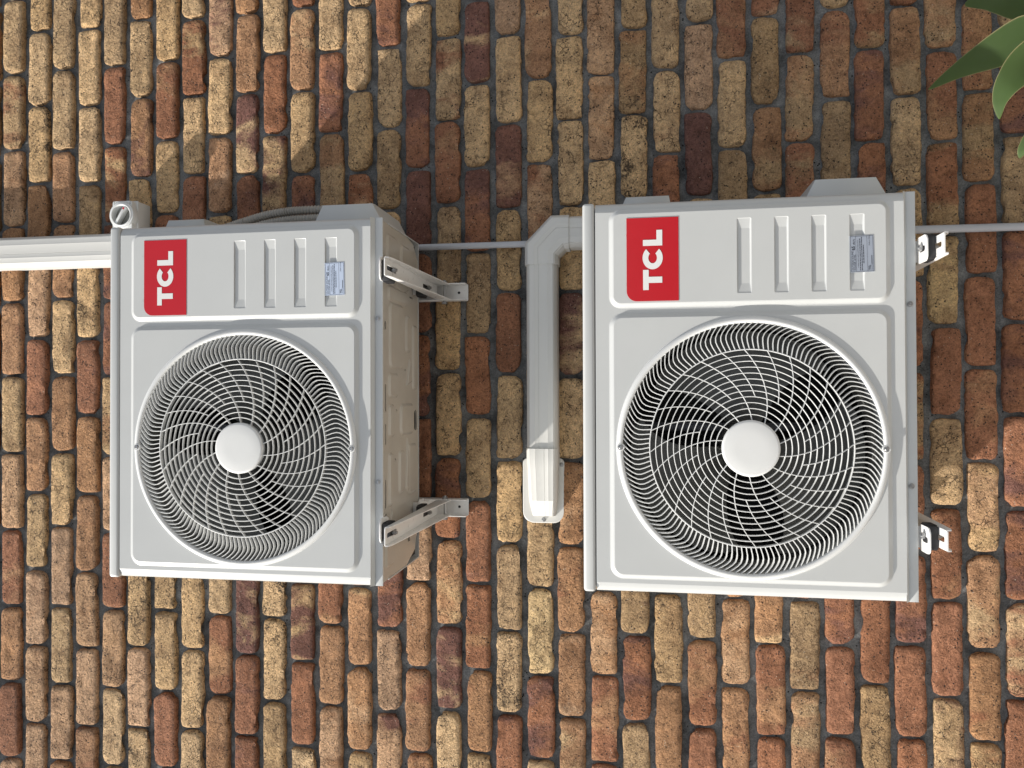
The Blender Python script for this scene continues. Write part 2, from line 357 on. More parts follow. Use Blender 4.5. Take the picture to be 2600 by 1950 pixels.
BL, BH = 0.2235, 0.0726
def brick_mb(seed):
    r = random.Random(seed); ns = 23
    hx, hz = BL/2, BH/2
    rad = [r.uniform(.008, .026) for _ in range(4)]
    if r.random() < .35: rad[r.randrange(4)] = .030
    o1 = Vector((r.uniform(0, 90), r.uniform(0, 90), r.uniform(0, 90)))
    bow = r.uniform(-.0015, .0022); tilt = r.uniform(-.012, .012); tilt2 = r.uniform(-.03, .03)
    dents = [(r.uniform(-hx, hx), r.uniform(-hz, hz), r.uniform(.010, .03), r.uniform(.0012, .0042)) for _ in range(r.choice((0, 1, 1, 2, 3)))]
    chips = [(r.choice((-1, 1))*hx*r.uniform(.3, 1), r.choice((-1, 1))*hz, r.uniform(.008, .026)) for _ in range(r.choice((1, 2, 3, 4, 5)))]
    S = [-1, -1+.0018/hx, -1+.0044/hx] + [(-1+.0044/hx) + (2-.0088/hx)*k/(ns-5) for k in range(1, ns-5)] + [1-.0044/hx, 1-.0018/hx, 1]
    T = [-1, -1+.0018/hz, -1+.0044/hz, -.5, -.17, .17, .5, 1-.0044/hz, 1-.0018/hz, 1]
    def P(s, t, skirt=0.0):
        x, z = s*hx, t*hz
        rc = rad[(2 if s > 0 else 3) if t > 0 else (1 if s > 0 else 0)]
        qx, qz = abs(x)-(hx-rc), abs(z)-(hz-rc)
        if qx > 0 and qz > 0:
            l = math.hypot(qx, qz); k = max(qx, qz)/l
            x = math.copysign(hx-rc+qx*k, x); z = math.copysign(hz-rc+qz*k, z)
            ed = rc - l*k
        else: ed = min(hx-abs(x), hz-abs(z))
        e = max(0.0, 1-ed/.0044)
        wob = mn.noise(Vector((x*34, 0, z*34))+o1)*.0026 + mn.noise(Vector((x*85, 5, z*85))+o1)*.0016 + mn.noise(Vector((x*190, 8, z*190))+o1)*.0015
        wob -= sum(max(0, 1-math.hypot(x-cx, z-cz)/cr)*cr*.45 for cx, cz, cr in chips)
        l = math.hypot(s, t*1.0) or 1
        x2 = x + (wob*e*(1 if s > 0 else -1) if abs(s) > .93 else 0); z2 = z + (wob*e*(1 if t > 0 else -1) if abs(t) > .6 else 0)
        y = .0052*e**1.5 + mn.noise(Vector((x*26, 11, z*26))+o1)*.0013 + mn.noise(Vector((x*75, 21, z*75))+o1)*.0011
        y += bow*(1-(s*s)) + tilt*x + tilt2*z
        for dx, dz, dr, dd in dents:
            q = math.hypot((x-dx)*.7, z-dz)/dr
            if q < 1: y += dd*(1-q*q)**2
        return (x2, y + skirt, z2)
    mb = MB(); vs = [P(s, t) for t in T for s in S]; m = len(S)
    mb.add(vs, [(j*m+i, j*m+i+1, (j+1)*m+i+1, (j+1)*m+i) for j in range(len(T)-1) for i in range(m-1)])
    rim = [P(s, -1) for s in S] + [P(1, t) for t in T[1:]] + [P(s, 1) for s in S[-2::-1]] + [P(-1, t) for t in T[-2:0:-1]]
    back = [(x*1.004, .034, z*1.01) for x, y, z in rim]
    mb.loops([rim, back], flip=True)
    return mb
BV = [mesh_of('brick', brick_mb(100+i), 'brick', 65) for i in range(28)]

BC = {'T': (.60, .412, .228), 'B': (.45, .305, .170), 'Y': (.57, .41, .22), 'P': (.54, .345, .21), 'O': (.445, .250, .135),
      'R': (.355, .165, .093), 'D': (.215, .105, .082), 'M': (.23, .11, .085)}
BRICKS = [
 (0, [1.444, 1.21, 0.979, 0.742, 0.505, 0.272, 0.046, -0.192, -0.425, -0.661, -0.892, -1.122, -1.356], 'T- T TR P O O T P RO O R P'),
 (1, [1.339, 1.105, 0.874, 0.636, 0.396, 0.159, -0.078, -0.311, -0.545, -0.777, -1.011, -1.245], 'T T TN O P R O T P P P'),
 (2, [1.213, 0.98, 0.733, 0.509, 0.278, 0.047, -0.188, -0.411, -0.656, -0.889, -1.119, -1.353], 'T T O O T O T P T P O'),
 (3, [1.335, 1.101, 0.863, 0.628, 0.39, 0.156, -0.075, -0.313, -0.546, -0.776, -1.01, -1.243], 'T T T B TN R O O P P O'),
 (4, [1.214, 0.981, 0.74, 0.502, 0.269, 0.041, -0.196, -0.423, -0.656, -0.891, -1.123, -1.357], 'B R RT R DR TO P RO P T T'),
 (5, [1.349, 1.115, 0.879, 0.637, 0.402, 0.166, -0.067, -0.299, -0.531, -0.765, -1.003, -1.236], 'O T OD T T- O- T- T- TN P TN'),
 (6, [1.216, 0.983, 0.746, 0.525, 0.29, 0.053, -0.183, -0.419, -0.654, -0.891, -1.116, -1.35], 'T RO T R T- O- R- TN T R T-'),
 (7, [1.335, 1.101, 0.873, 0.638, 0.408, 0.175, -0.064, -0.299, -0.53, -0.763, -0.997, -1.231], 'T RT T R T- O- T- T- T T T'),
 (8, [1.215, 0.982, 0.748, 0.516, 0.28, 0.046, -0.189, -0.424, -0.658, -0.893, -1.127], 'PD T OP T R- T- T- T RO O'),
 (9, [1.337, 1.103, 0.871, 0.63, 0.391, 0.16, -0.072, -0.304, -0.534, -0.769, -1.003, -1.237], 'O O DT R O- T- R- T- DT R RD'),
 (10, [1.214, 0.981, 0.743, 0.509, 0.273, 0.04, -0.193, -0.424, -0.66, -0.899, -1.133], 'T R TD T O- T- O- TN TN B'),
 (11, [1.34, 1.107, 0.864, 0.624, 0.385, 0.149, -0.086, -0.321, -0.556, -0.781, -1.023, -1.256], 'R OT T RD T- O- T- R DT R T'),
 (12, [1.209, 0.975, 0.738, 0.502, 0.266, 0.032, -0.202, -0.435, -0.672, -0.9, -1.133], 'T RD OT T R- T- O- RO O P'),
 (13, [1.328, 1.095, 0.853, 0.62, 0.382, 0.146, -0.091, -0.327, -0.562, -0.786, -1.024, -1.258], 'TN T T RP T- O- T- R OT OP T'),
 (14, [1.208, 0.975, 0.74, 0.508, 0.27, 0.031, -0.206, -0.442, -0.675, -0.909, -1.143], 'RD T B T R- O- T- DR P PD'),
 (15, [1.325, 1.091, 0.853, 0.621, 0.386, 0.155, -0.08, -0.31, -0.539, -0.781, -1.016, -1.25], 'T T D MD R RD R P O RO O'),
 (16, [1.222, 0.988, 0.753, 0.517, 0.28, 0.048, -0.19, -0.419, -0.658, -0.894, -1.128], 'T TR RO B T T RD OT DT T'),
 (17, [1.319, 1.086, 0.851, 0.614, 0.38, 0.152, -0.078, -0.306, -0.54, -0.776, -1.006, -1.24], 'T- DT T RD B R T R RO O T'),
 (18, [1.213, 0.98, 0.734, 0.499, 0.268, 0.04, -0.196, -0.426, -0.664, -0.893, -1.127], 'P T DP T R T T B TN R'),
 (19, [1.086, 0.853, 0.62, 0.387, 0.153, -0.079, -0.313, -0.544, -0.783, -1.009, -1.243], 'OT T PR O T T T Y D T'),
 (20, [1.202, 0.968, 0.734, 0.498, 0.266, 0.033, -0.197, -0.428, -0.664, -0.891, -1.124], 'T T T T DT T OP O OP OT'),
 (21, [1.085, 0.852, 0.62, 0.385, 0.15, -0.084, -0.318, -0.546, -0.773, -1.009, -1.243], 'P P T T R O T OP RO R'),
 (22, [1.206, 0.972, 0.739, 0.507, 0.271, 0.037, -0.196, -0.429, -0.661, -0.892, -1.126], 'T TO TN T R- O- T- BD RD B'),
 (23, [1.091, 0.857, 0.626, 0.393, 0.157, -0.079, -0.314, -0.548, -0.788, -1.021], 'T TO RD T- O- R- T Y O'),
 (24, [1.208, 0.974, 0.739, 0.508, 0.272, 0.036, -0.199, -0.433, -0.665, -0.895, -1.128], 'T P DM T R- O- T- T RO R'),
 (25, [1.105, 0.871, 0.633, 0.4, 0.16, -0.076, -0.314, -0.551, -0.783, -1.017], 'OR T B T- R- T- O OP O'),
 (26, [1.213, 0.979, 0.742, 0.513, 0.276, 0.039, -0.198, -0.433, -0.668, -0.908, -1.141], 'RP T OB T R- O- T- OT RO R'),
 (27, [1.107, 0.873, 0.64, 0.409, 0.168, -0.072, -0.313, -0.551, -0.785, -1.019], 'RB OB RB T- R- T- R TO OB'),
 (28, [1.216, 0.983, 0.748, 0.518, 0.28, 0.042, -0.196, -0.433, -0.665, -0.896, -1.13], 'T OR B T R- O- T- RD R RO'),
 (29, [1.106, 0.873, 0.632, 0.397, 0.166, -0.067, -0.297, -0.528, -0.758, -0.992], 'RB RD RD R- B- R- T- R B'),
 (30, [1.21, 0.977, 0.745, 0.511, 0.278, 0.045, -0.19, -0.422, -0.653, -0.89, -1.124], 'R OB B B R BR R RD R R'),
 (31, [1.091, 0.858, 0.623, 0.387, 0.154, -0.075, -0.303, -0.54, -0.78, -1.014], 'OB OR RB BY R TB RO R TM'),
 (32, [1.21, 0.976, 0.745, 0.514, 0.282, 0.047, -0.187, -0.418, -0.659, -0.887, -1.12], 'T- OR OB R RB RO TP OT O TO'),
 (33, [1.095, 0.862, 0.631, 0.396, 0.161, -0.071, -0.305, -0.535, -0.776, -1.009], 'T RD B R RD RD RD TR R'),
]

field = MB()
def to_field(x, z, ln, seed):
    b = FIELD_V[seed % len(FIELD_V)]; k = ln/BL
    o = len(field.v)
    field.v += [(x+p[0]*k, FACE+p[1], z+p[2]) for p in b.v]; field.f += [tuple(o+i for i in f) for f in b.f]
FIELD_V = [brick_mb(500+i) for i in range(9)]
first = True; cnt = 0
used_x = {}
for k, xs, codes in BRICKS:
    z = ZTOP - COURSE*(k+.5)
    for i, cd in enumerate(codes.split()):
        xa, xb = xs[i+1], xs[i]
        gap = rnd.uniform(.0075, .0125); ln = xb-xa-gap; xc = (xa+xb)/2
        if cd.endswith('-'):
            to_field(xc, z, ln, rnd.randrange(99)); continue
        cnt += 1
        o = put('brick', rnd.choice(BV), wall, (xc, FACE+rnd.uniform(-.0035, .003), z+rnd.uniform(-.0025, .0025)),
                (rnd.uniform(-.012, .012), rnd.choice((0, PI))+rnd.uniform(-.012, .012), rnd.uniform(-.006, .006)))
        o.scale = (ln/BL, 1, rnd.uniform(.93, 1.0) + (.02 if k > 18 else 0))
        if k >= 22 and cd[0] in 'TY' and rnd.random() < .65: cd = 'B' + cd[1:]  # lower tan bricks made browner, partly shade put into their colour
        c1 = BC[cd[0]]; c2 = BC.get(cd[1:2], None); br = rnd.uniform(.86, 1.12); hu = rnd.uniform(-.05, .05)
        f = (br*(1+hu*.4), br, br*(1-hu))
        o.color = tuple(min(1, a*b) for a, b in zip(c1, f)) + (1,)
        mott = rnd.uniform(.45, .62) if c2 else rnd.uniform(.15, .48)
        if cd[0] in 'DM' or cd[1:2] in ('D', 'M'): mott = rnd.uniform(.5, .62)
        if c2 is None:
            c2 = {'T': BC['B'], 'B': BC['T'], 'Y': BC['T'], 'P': BC['O'], 'O': BC['R'], 'R': BC['D'], 'D': BC['R'], 'M': BC['O']}[cd[0]]
        o['second_colour'] = [float(a*b) for a, b in zip(c2, f)]
        o['mottle'] = float(mott)
        o['crazed'] = float({'T': 1.0, 'B': .8, 'Y': 1.0, 'P': .8, 'O': .45, 'R': .25, 'D': .2, 'M': .3}[cd[0]]*rnd.uniform(.6, 1.0))
        o['burnt'] = float(.62 if cd[1:2] == 'N' else rnd.choice((0.0, 0.1, .2, .35)))
    used_x[k] = (xs[-1], xs[0], len(xs))
# the rest of the wall, beyond the frame
for k in range(-11, 41):
    z = ZTOP - COURSE*(k+.5); ph = .5*(k % 2)*.2336 + rnd.uniform(-.01, .01)
    if k in used_x:
        lo, hi, _ = used_x[k]; spans = []
        x = hi
        while x < 2.2: spans.append((x, x+.2336)); x += .2336
        x = lo
        while x > -2.2: spans.append((x-.2336, x)); x -= .2336
    else:
        spans = [(-2.2+ph+.2336*i, -2.2+ph+.2336*(i+1)) for i in range(18)]
    for a, b in spans: to_field((a+b)/2, z, b-a-.013, rnd.randrange(99))
tag(part('brick_field', field, 'field', wall, ang=65, fix=False), kind='stuff')
# ------------------------------------------------------------------ outdoor air conditioning units
W, H, DEP = 0.845, 0.685, 0.31
CX, CZ = 0.3147, 0.3352                    # fan axis
YF, YP = -0.012, -0.0185                   # frame plane and raised panel plane (y, towards the viewer is minus)
def raised(outer, rads, wid=.011, y0=YF, y1=YP):
    """loops stepping up from the frame plane to the raised plane"""
    x0, x1, z0, z1 = outer; out = []
    for t, q in ((0, -.0004), (.0, 0), (.12, .06), (.3, .25), (.5, .5), (.7, .75), (.88, .94), (1, 1)):
        d = wid*t; y = y0+(y1-y0)*q if q >= 0 else y0+.0006
        out.append(at(rr(x0+d, x1-d, z0+d, z1-d, max(.004, rads-d), 8), y))
    return out
unit = thing('air_conditioner', 'upper white outdoor air conditioner with its underside showing, beside the round isolator switch', 'air conditioner',
             (-0.453, -0.40, 0.5266+Z0), 'outdoor air conditioners on wall brackets')
# front panel: frame with rounded side edges, raised fan surround and raised service panel
fp = MB()
FAN = (.030, .604, .052, .628); SRV = (.614, .829, .052, .628)
zb, zt = .024, .6570
def frame_loop(inset, y, b=0.0): return [(inset, y, zb+b), (W-inset, y, zb+b), (W-inset, y, zt), (inset, y, zt)]
side = [(0, .055, -.001), (0, .004, -.001), (.0012, .0, 0), (.006, -.0052, .0006), (.013, -.0094, .001), (.021, YF, .002)]
fp.loops([frame_loop(i, y, b) for i, y, b in side])
hole_c = [(CX+.2665*math.cos(2*PI*k/96), CZ+.2665*math.sin(2*PI*k/96)) for k in range(96)]
srv_in = rr(SRV[0]+.004, SRV[1]-.004, SRV[2]+.004, SRV[3]-.004, .02, 8)
fp.fill([frame_loop(.021, YF, .002), at(hole_c, YF), at(srv_in, YF)])
# fan surround
ls = raised(FAN, .030); fp.loops(ls)
fp.fill([ls[-1], at(hole_c, YP)]); fp.loops([at(hole_c, YP), at(hole_c, YF+.012)])
# service panel with four sunken grips
ls = raised(SRV, .026); fp.loops(ls)
BARS = [(.6410, .8000, .3288, .3588), (.6405, .8000, .2538, .2830), (.6405, .8000, .1788, .2088), (.6405, .7995, .1038, .1336)]
holes = [rr(*b, .0025, 2) for b in BARS]
fp.fill([ls[-1]]+[at(h, YP) for h in holes])
for x0, x1, z0, z1 in BARS:
    n = 2
    L = [at(rr(x0, x1, z0, z1, .0025, n), YP), at(rr(x0+.0008, x1-.0008, z0+.0008, z1-.0008, .0025, n), YP+.0008),
         at(rr(x0+.021, x1-.021, z0+.0032, z1-.0010, .002, n), YP+.0036)]
    fp.loops(L); fp.fill([L[-1]])
part('front_panel', fp, 'white', unit, ang=28)
# case sides and back
bd = MB()
for (x0, x1) in ((.0015, .004), (W-.004, W-.0015)): bd.box(x0, x1, .055, DEP-.002, .004, .660)
bd.box(.002, W-.002, DEP-.004, DEP-.001, .004, .660)
part('case', bd, 'white', unit)
tc = MB(); tc.box(-.0008, W+.0008, -.0145, DEP, .6585, H, .007, 3); part('top_cover', tc, 'white', unit)
# base tray: lip, underside with pressed ribs and holes, upturned back edge
tr = MB()
lp = MB()
lp.loops([[(0, .003, zb), (W, .003, zb), (W, .003, zb+.004), (0, .003, zb+.004)]])
lip = [(YF+.001, zb+.003), (.0005, .0185), (-.0012, .016), (-.0012, .001), (.0003, 0), (.0018, .001), (.0018, .016)]
lp.loops([[(0, y, z), (W, y, z)] for y, z in lip], closed=False)
lp.add([(0, y, z) for y, z in lip[1:5]], [(0, 1, 2, 3)]); lp.add([(W, y, z) for y, z in lip[1:5]], [(3, 2, 1, 0)])
outl = [(.003, .0018), (W-.003, .0018), (W-.003, .20), (W-.012, .262), (W-.055, DEP), (.09, DEP), (.055, .285), (.030, .276), (.003, .20)]
h3 = lambda p: (p[0], p[1], .006); h3b = lambda p: (p[0], p[1], .0105)
def slot(x, y, lx, ly): return rr(x-lx/2, x+lx/2, y-ly/2, y+ly/2, min(lx, ly)*.48, 4)
tholes = [slot(.43, .035, .066, .007), slot(.345, .036, .050, .006), slot(.205, .036, .068, .008), slot(.155, .037, .008, .009), slot(.60, .034, .022, .011),
          slot(.37, .283, .054, .030), slot(.112, .125, .026, .034), slot(.085, .205, .024, .028), slot(.066, .222, .013, .018), slot(.50, .19, .007, .007), slot(.40, .12, .006, .006), slot(.28, .11, .006, .006),
          slot(.775, .055, .004, .022), slot(.79, .085, .020, .004), slot(.69, .245, .004, .030)]
tr.plate(outl, tholes, h3, h3b)
tr.loops([[(x, y, .0062) for x, y in outl], [(x, y, .018) for x, y in outl]])
def rib(x0, x1, y0, y1, r, d=.0045):
    L = []
    for t, q in ((0, -.0002), (.1, .12), (.5, .55), (.9, .94), (1, 1)):
        L.append([(px, py, .006-d*q) for px, py in rr(x0+.007*t, x1-.007*t, y0+.007*t, y1-.007*t, max(.002, r-.007*t), 4)])
    tr.loops(L); tr.fill([L[-1]])
for a in ((.66, .70, .05, .20, .012), (.50, .66, .060, .175, .02), (.545, .64, .19, .235, .015), (.43, .49, .055, .13, .014), (.335, .415, .055, .10, .014), (.335, .415, .145, .262, .02),
          (.17, .30, .055, .085, .010), (.19, .30, .135, .180, .012), (.18, .31, .21, .29, .018), (.03, .095, .03, .10, .012), (.755, .82, .04, .12, .015), (.76, .815, .15, .23, .012), (.45, .62, .25, .295, .012)):
    rib(*a)
def ribpoly(pts, w=.005, d=.004):
    cx_ = sum(p[0] for p in pts)/len(pts); cy_ = sum(p[1] for p in pts)/len(pts); L = []
    for t, q in ((0, -.0002), (.2, .3), (.6, .8), (1, 1)):
        L.append([(px+(cx_-px)*t*.22, py+(cy_-py)*t*.22, .006-d*q) for px, py in pts])
    tr.loops(L); tr.fill([L[-1]])
ribpoly([(.20, .19), (.33, .205), (.235, .235), (.185, .215)]); ribpoly([(.11, .05), (.165, .075), (.105, .10)]); ribpoly([(.46, .20), (.53, .225), (.47, .245)]); ribpoly([(.70, .10), (.745, .15), (.705, .22), (.690, .16)])
tray = part('base_tray', tr, 'tray', unit, ang=40)
part('tray_lip', lp, 'white', tray, ang=40)
dk = MB(); dk.box(.012, W-.012, .030, DEP-.012, .0125, .0145); part('tray_hole_shade', dk, 'dark', tray)  # dark sheet stands in for the shade behind the tray holes
# feet bolted to the brackets
for fx in (.1325, .722):
    for y0, y1, ya2, yb2 in ((-.046, .012, .010, .014), (.262, .318, .258, .262)):
        ft = MB(); o2 = rr(fx-.027, fx+.027, y0, y1, .013, 5); s2 = slot(fx, (y0+y1)/2-.004, .012, .030)
        ft.plate(o2, [s2], lambda p: (p[0], p[1], -.0085), lambda p: (p[0], p[1], -.0058))
        ft.box(fx-.022, fx+.022, ya2, yb2, -.0085, .0055)
        part('foot', ft, 'bracket', tray)
def screw_mb(r=.0048):
    mb = MB(); mb.lathe([(0.0003, -.0034), (r*.42, -.0034), (r*.46, -.0022), (r*.62, -.0022), (r*.72, -.0033), (r*.92, -.0024), (r, -.0006), (r*1.25, -.0005), (r*1.28, .0008)], n=18); return mb
SCREW = mesh_of('screw', screw_mb(), 'steel', 30)
for sx in (.2375, .6125): put('screw', SCREW, tray, (sx, -.0016, .0120))
# ---- grille
gr = MB()
gr.lathe([(.2635, .014), (.2635, -.0175), (.2645, -.0222), (.2662, -.0238), (.2690, -.0244), (.2725, -.0237), (.2760, -.0215), (.2772, -.0196), (.2776, YP+.0004)], n=144)
gr.lathe([(.2776, YP-.0002), (.2786, YP-.0002), (.2786, YP+.0001)], n=144)
for sz in (1, -1):
    gr.lathe([(.0001, -.0225), (.0055, -.0225), (.0062, -.0250), (.0075, -.0250), (.0085, -.0225), (.0088, -.016)], (0, 0, sz*.2685), 20)
grille = part('fan_grille', gr, 'grille', unit, ang=40, loc=(CX, 0, CZ))
for sz in (1, -1): put('screw', SCREW, grille, (0, -.0238, sz*.2685))
def yfront(r): return -.0365 + .0150*(r/.264)**2
for i in range(1, 13):
    r = .0585+.012375*i; hw = .00088 if i < 12 else .0012; mb = MB(); y = yfront(r); d = .0065 if i < 12 else .010
    mb.lathe([(r-hw, y+d), (r-hw, y+.0006), (r-hw*.4, y), (r+hw*.4, y), (r+hw, y+.0006), (r+hw, y+d)], n=112, close=True)
    part('grille_ring', mb, 'grille', grille, ang=50)
def fin_mb(pts, hw, d):
    """blade swept along (r, angle) stations; thin edge to the front"""
    P = [(r*math.cos(a), r*math.sin(a), r) for r, a in pts]; ls = []
    for i, (x, z, r) in enumerate(P):
        x2, z2, _ = P[min(i+1, len(P)-1)]; x1, z1, _ = P[max(i-1, 0)]
        l = math.hypot(x2-x1, z2-z1); nx_, nz_ = -(z2-z1)/l*hw, (x2-x1)/l*hw; y = yfront(r)
        ls.append([(x+nx_*.6, y, z+nz_*.6), (x+nx_, y+.001, z+nz_), (x+nx_, y+d, z+nz_), (x-nx_, y+d, z-nz_), (x-nx_, y+.001, z-nz_), (x-nx_*.6, y, z-nz_*.6)])
    return MB().loops(ls, True, True, True)
rad_ = math.radians
full = mesh_of('grille_spoke', fin_mb([(.0585+(.2065-.0585)*t/9, rad_(31.5)*t/9) for t in range(10)], .00085, .008), 'grille', 50)
half = mesh_of('grille_spoke', fin_mb([(.1080+(.2065-.1080)*t/7, rad_(31.5)*((.1080-.0585)/.148+(1-(.1080-.0585)/.148)*t/7)) for t in range(8)], .0008, .007), 'grille', 50)
for k in range(14):
    put('grille_spoke', full, grille, rot=(0, 2*PI*k/14+rad_(3), 0))
    put('grille_spoke', half, grille, rot=(0, 2*PI*(k+.5)/14+rad_(3), 0))
fr = [(.2068, 0), (.2155, .45), (.2240, .85), (.2330, 1.0), (.2415, .55), (.2490, -.55), (.2570, -2.1), (.2640, -3.6)]
fin = mesh_of('grille_fin', fin_mb([(r, rad_(a*1.15)) for r, a in fr], .00098, .011), 'grille', 60)
for k in range(136): put('grille_fin', fin, grille, rot=(0, 2*PI*k/136, 0))
hb = MB(); hb.lathe([(.0001, -.0400), (.030, -.0399), (.0535, -.0396), (.0570, -.0388), (.0588, -.0370), (.0590, -.0260)], n=72)
part('hub_cap', hb, 'grille', grille, ang=50)
# ---- fan, shroud, motor bracket, coil
sh = MB(); sh.lathe([(.2636, .004), (.2610, .012), (.2570, .030), (.2560, .080), (.2640, .098), (.30, .104)], n=96); part('shroud', sh, 'shroud', unit, loc=(CX, 0, CZ))
def blade_mb():
    nr, ns_ = 10, 12; th = .0022; A = []
    for side_ in (0, 1):
        for i in range(nr+1):
            t = i/nr; r = .052+(.246-.052)*t
            a0 = rad_(-34-26*t*t+10*t); a1 = rad_(32+14*t+8*t*t)
            for j in range(ns_+1):
                s = j/ns_; a = a0+(a1-a0)*s
                rr_ = r + (.004*math.sin(PI*s) if i == nr else 0) - (.016*(max(0, s-.82)/.18)**2+.012*(max(0, .15-s)/.15)**2)*(t**3)
                y = .030 + (s-.5)*(.060-.014*t) + .010*(1-t) + side_*th
                A.append((rr_*math.cos(a), y, rr_*math.sin(a)))
    mb = MB(); m = ns_+1; o = (nr+1)*m
    F = [(i*m+j, i*m+j+1, (i+1)*m+j+1, (i+1)*m+j) for i in range(nr) for j in range(ns_)]
    mb.add(A, F+[tuple(o+q for q in f[::-1]) for f in F])
    for i in range(nr):
        for j in (0, ns_): mb.f.append((i*m+j, (i+1)*m+j, o+(i+1)*m+j, o+i*m+j))
    for j in range(ns_):
        for i in (0, nr): mb.f.append((i*m+j, i*m+j+1, o+i*m+j+1, o+i*m+j))
    return mb
BLADE = mesh_of('fan_blade', blade_mb(), 'fan', 50)
fh = MB(); fh.lathe([(.0001, -.004), (.040, -.002), (.052, .006), (.055, .020), (.055, .070), (.0001, .070)], n=48)
fan = part('fan', fh, 'fan', unit, loc=(CX, .012, CZ), rot=(0, rad_(-12), 0))
for k in range(3): put('fan_blade', BLADE, fan, rot=(0, rad_(-2)+2*PI*k/3, 0))
mt = MB()
for dx in (.038, -.055): mt.box(CX+dx-.010, CX+dx+.010, .128, .134, .04, .65, .002); mt.box(CX+dx+.0075, CX+dx+.0095, .120, .130, .04, .65)
mt.cyl((CX, .105, CZ), (CX, .19, CZ), .048, 28)
part('motor_bracket', mt, 'mount', unit)
ck = MB()
ck.box(.014, .600, .232, .236, .03, .650); ck.box(.600, .604, .006, .236, .03, .650); ck.box(.012, .014, .06, .236, .03, .650)
ck.box(.012, .604, .062, .236, .648, .652); ck.box(.012, .604, .03, .236, .026, .030)
part('inner_case', ck, 'dark', unit)  # inner walls near black, the cavity's shade put into their colour
co = MB()
for i in range(46): x = .03+.012*i; co.box(x, x+.0012, .222, .2315, .04, .64)
part('coil', co, 'coil', unit)
# ---- brand plate, rating label
x0, x1, z0, z1 = .6282, .8078, .4793, .5893
bp = MB(); yb = YP-.0009
outer = [(x0, z0), (x1, z0), (x1, z1)] + rr(x0, x1, z0, z1, (.001, .001, .001, .022), 8)[-9:]
bp.fill([at(outer, yb)]); bp.loops([at(outer, yb), at(outer, YP+.0002)])
plate_ = part('brand_plate', bp, 'red', unit)
k_ = .180/560; kz = .110/315
def ux(py): return x1 - (py-373)*k_
def uz(px): return z1 - (px-378)*kz
lt = MB(); yl = yb-.0005
def poly(pts): lt.fill([[(ux(b), yl, uz(a)) for a, b in pts]])
poly([(478, 723), (478, 858), (512, 858), (512, 811), (594, 811), (594, 770), (512, 770), (512, 723)])
poly([(478, 562), (478, 522), (560, 522), (560, 457), (595, 457), (595, 562)])
cxp, cyp = 536.5, 643; C_o = []; C_i = []
for k in range(25):
    t = rad_(40+280*k/24)          # opening towards the reading direction
    C_o.append((cxp-61*math.sin(t), cyp-77*math.cos(t))); C_i.append((cxp-26*math.sin(t), cyp-37*math.cos(t)))
poly(C_o+C_i[::-1])
part('brand_lettering', lt, 'print', plate_, ang=0)
RL = (.0755, .0465)
lb = MB(); lb.box(0, RL[0], -.0003, .0002, 0, RL[1])
label = part('rating_label', lb, 'label', unit, ang=0, loc=(.6785, YP-.0005, .0842), rot=(0, rad_(-1.3), 0))
ik = MB(); yk = -.0006
def ln(xa, xb, za, zb_): ik.add([(xa, yk, za), (xb, yk, za), (xb, yk, zb_), (xa, yk, zb_)], [(0, 1, 2, 3)])
m_ = .0012; t_ = .0005
ln(m_, RL[0]-m_, m_, m_+t_); ln(m_, RL[0]-m_, RL[1]-m_-t_, RL[1]-m_); ln(m_, m_+t_, m_, RL[1]-m_); ln(RL[0]-m_-t_, RL[0]-m_, m_, RL[1]-m_)
ln(m_, RL[0]-m_, .0345, .0349); ln(m_, RL[0]-m_, .0128, .0132)
def tx(s, size, x, z, al='LEFT', b=0):
    t = text_mesh(s, size, x, z, yk, al, b); ik.add(t.v, t.f)
tx('OUTSIDE SOUND', .0052, .004, .0400); tx('POWER LEVEL', .0052, .004, .0356)
tx('65', .0088, .0455, .0368, b=.0002); tx('dB(A)', .0052, .0565, .0368)
tx('LOWER LEVELS MEAN QUIETER OPERATION', .0029, RL[0]/2, .0298, 'CENTER')
rl = random.Random(3)
for z, xa, xb in ((.0262, .0035, .072), (.0228, .0035, .072), (.0194, .018, .056)):
    x = xa
    while x < xb-.002:
        l = rl.uniform(.0018, .0062); ln(x, min(xb, x+l), z, z+.0013); x += l+.0009
tx('TCL', .0054, .004, .0072, b=.0002); tx('Made in China', .0036, .0545, .0075); tx('Model No.', .0028, .004, .0036)
ln(.016, .034, .0038, .0050)
part('label_print', ik, 'ink', label, ang=0)
ph = MB()
for pz in (.664, .770): ph.lathe([(.0001, .0008), (.0012, .0006), (.0020, -.0004), (.0026, .0003)], (pz, YP, .5918), 10)
part('rivet_dimple', ph, 'white', unit)
# ---- valve cover and grip cover on the right hand side
def cover(za, zb_, zc, zd, p, y0, y1, slope):
    mb = MB()
    def L(y, q, s): return [(W-.002, y, za+s), (W-.002, y, zb_-s), (W-.002+p*q, y+slope, zd-s), (W-.002+p*q, y+slope, zc+s)]
    mb.loops([L(y0+.012, 1, 0)[:0] or L(y0, .94, .006), L(y0+.003, 1, .001), L(y0+.02, 1.03, 0), L(y1, 1.03, 0)], True, True, True)
    return mb
part('valve_cover', cover(.022, .208, .052, .180, .056, .075, .285, .0), 'white', unit, ang=40)
part('grip_cover', cover(.487, .609, .494, .592, .036, .078, .215, .0), 'white', unit, ang=40)
# ---- the second unit below
made = copy_tree(unit)
low = made[0]; low.location = (-0.4442, -0.40, -0.6168+Z0)
low['label'] = 'lower white outdoor air conditioner with the beige duct bending in behind its top'
for o in made:
    if o.name.startswith('fan') and 'grille' not in o.name and 'blade' not in o.name: o.rotation_euler.y = rad_(-2)
    if o.name.startswith('rating_label'): o.location = (.679, YP-.0005, .0855)
for o in unit.children:
    if o.name.startswith('rating_label'): o.location = (.6665, YP-.0005, .0850)
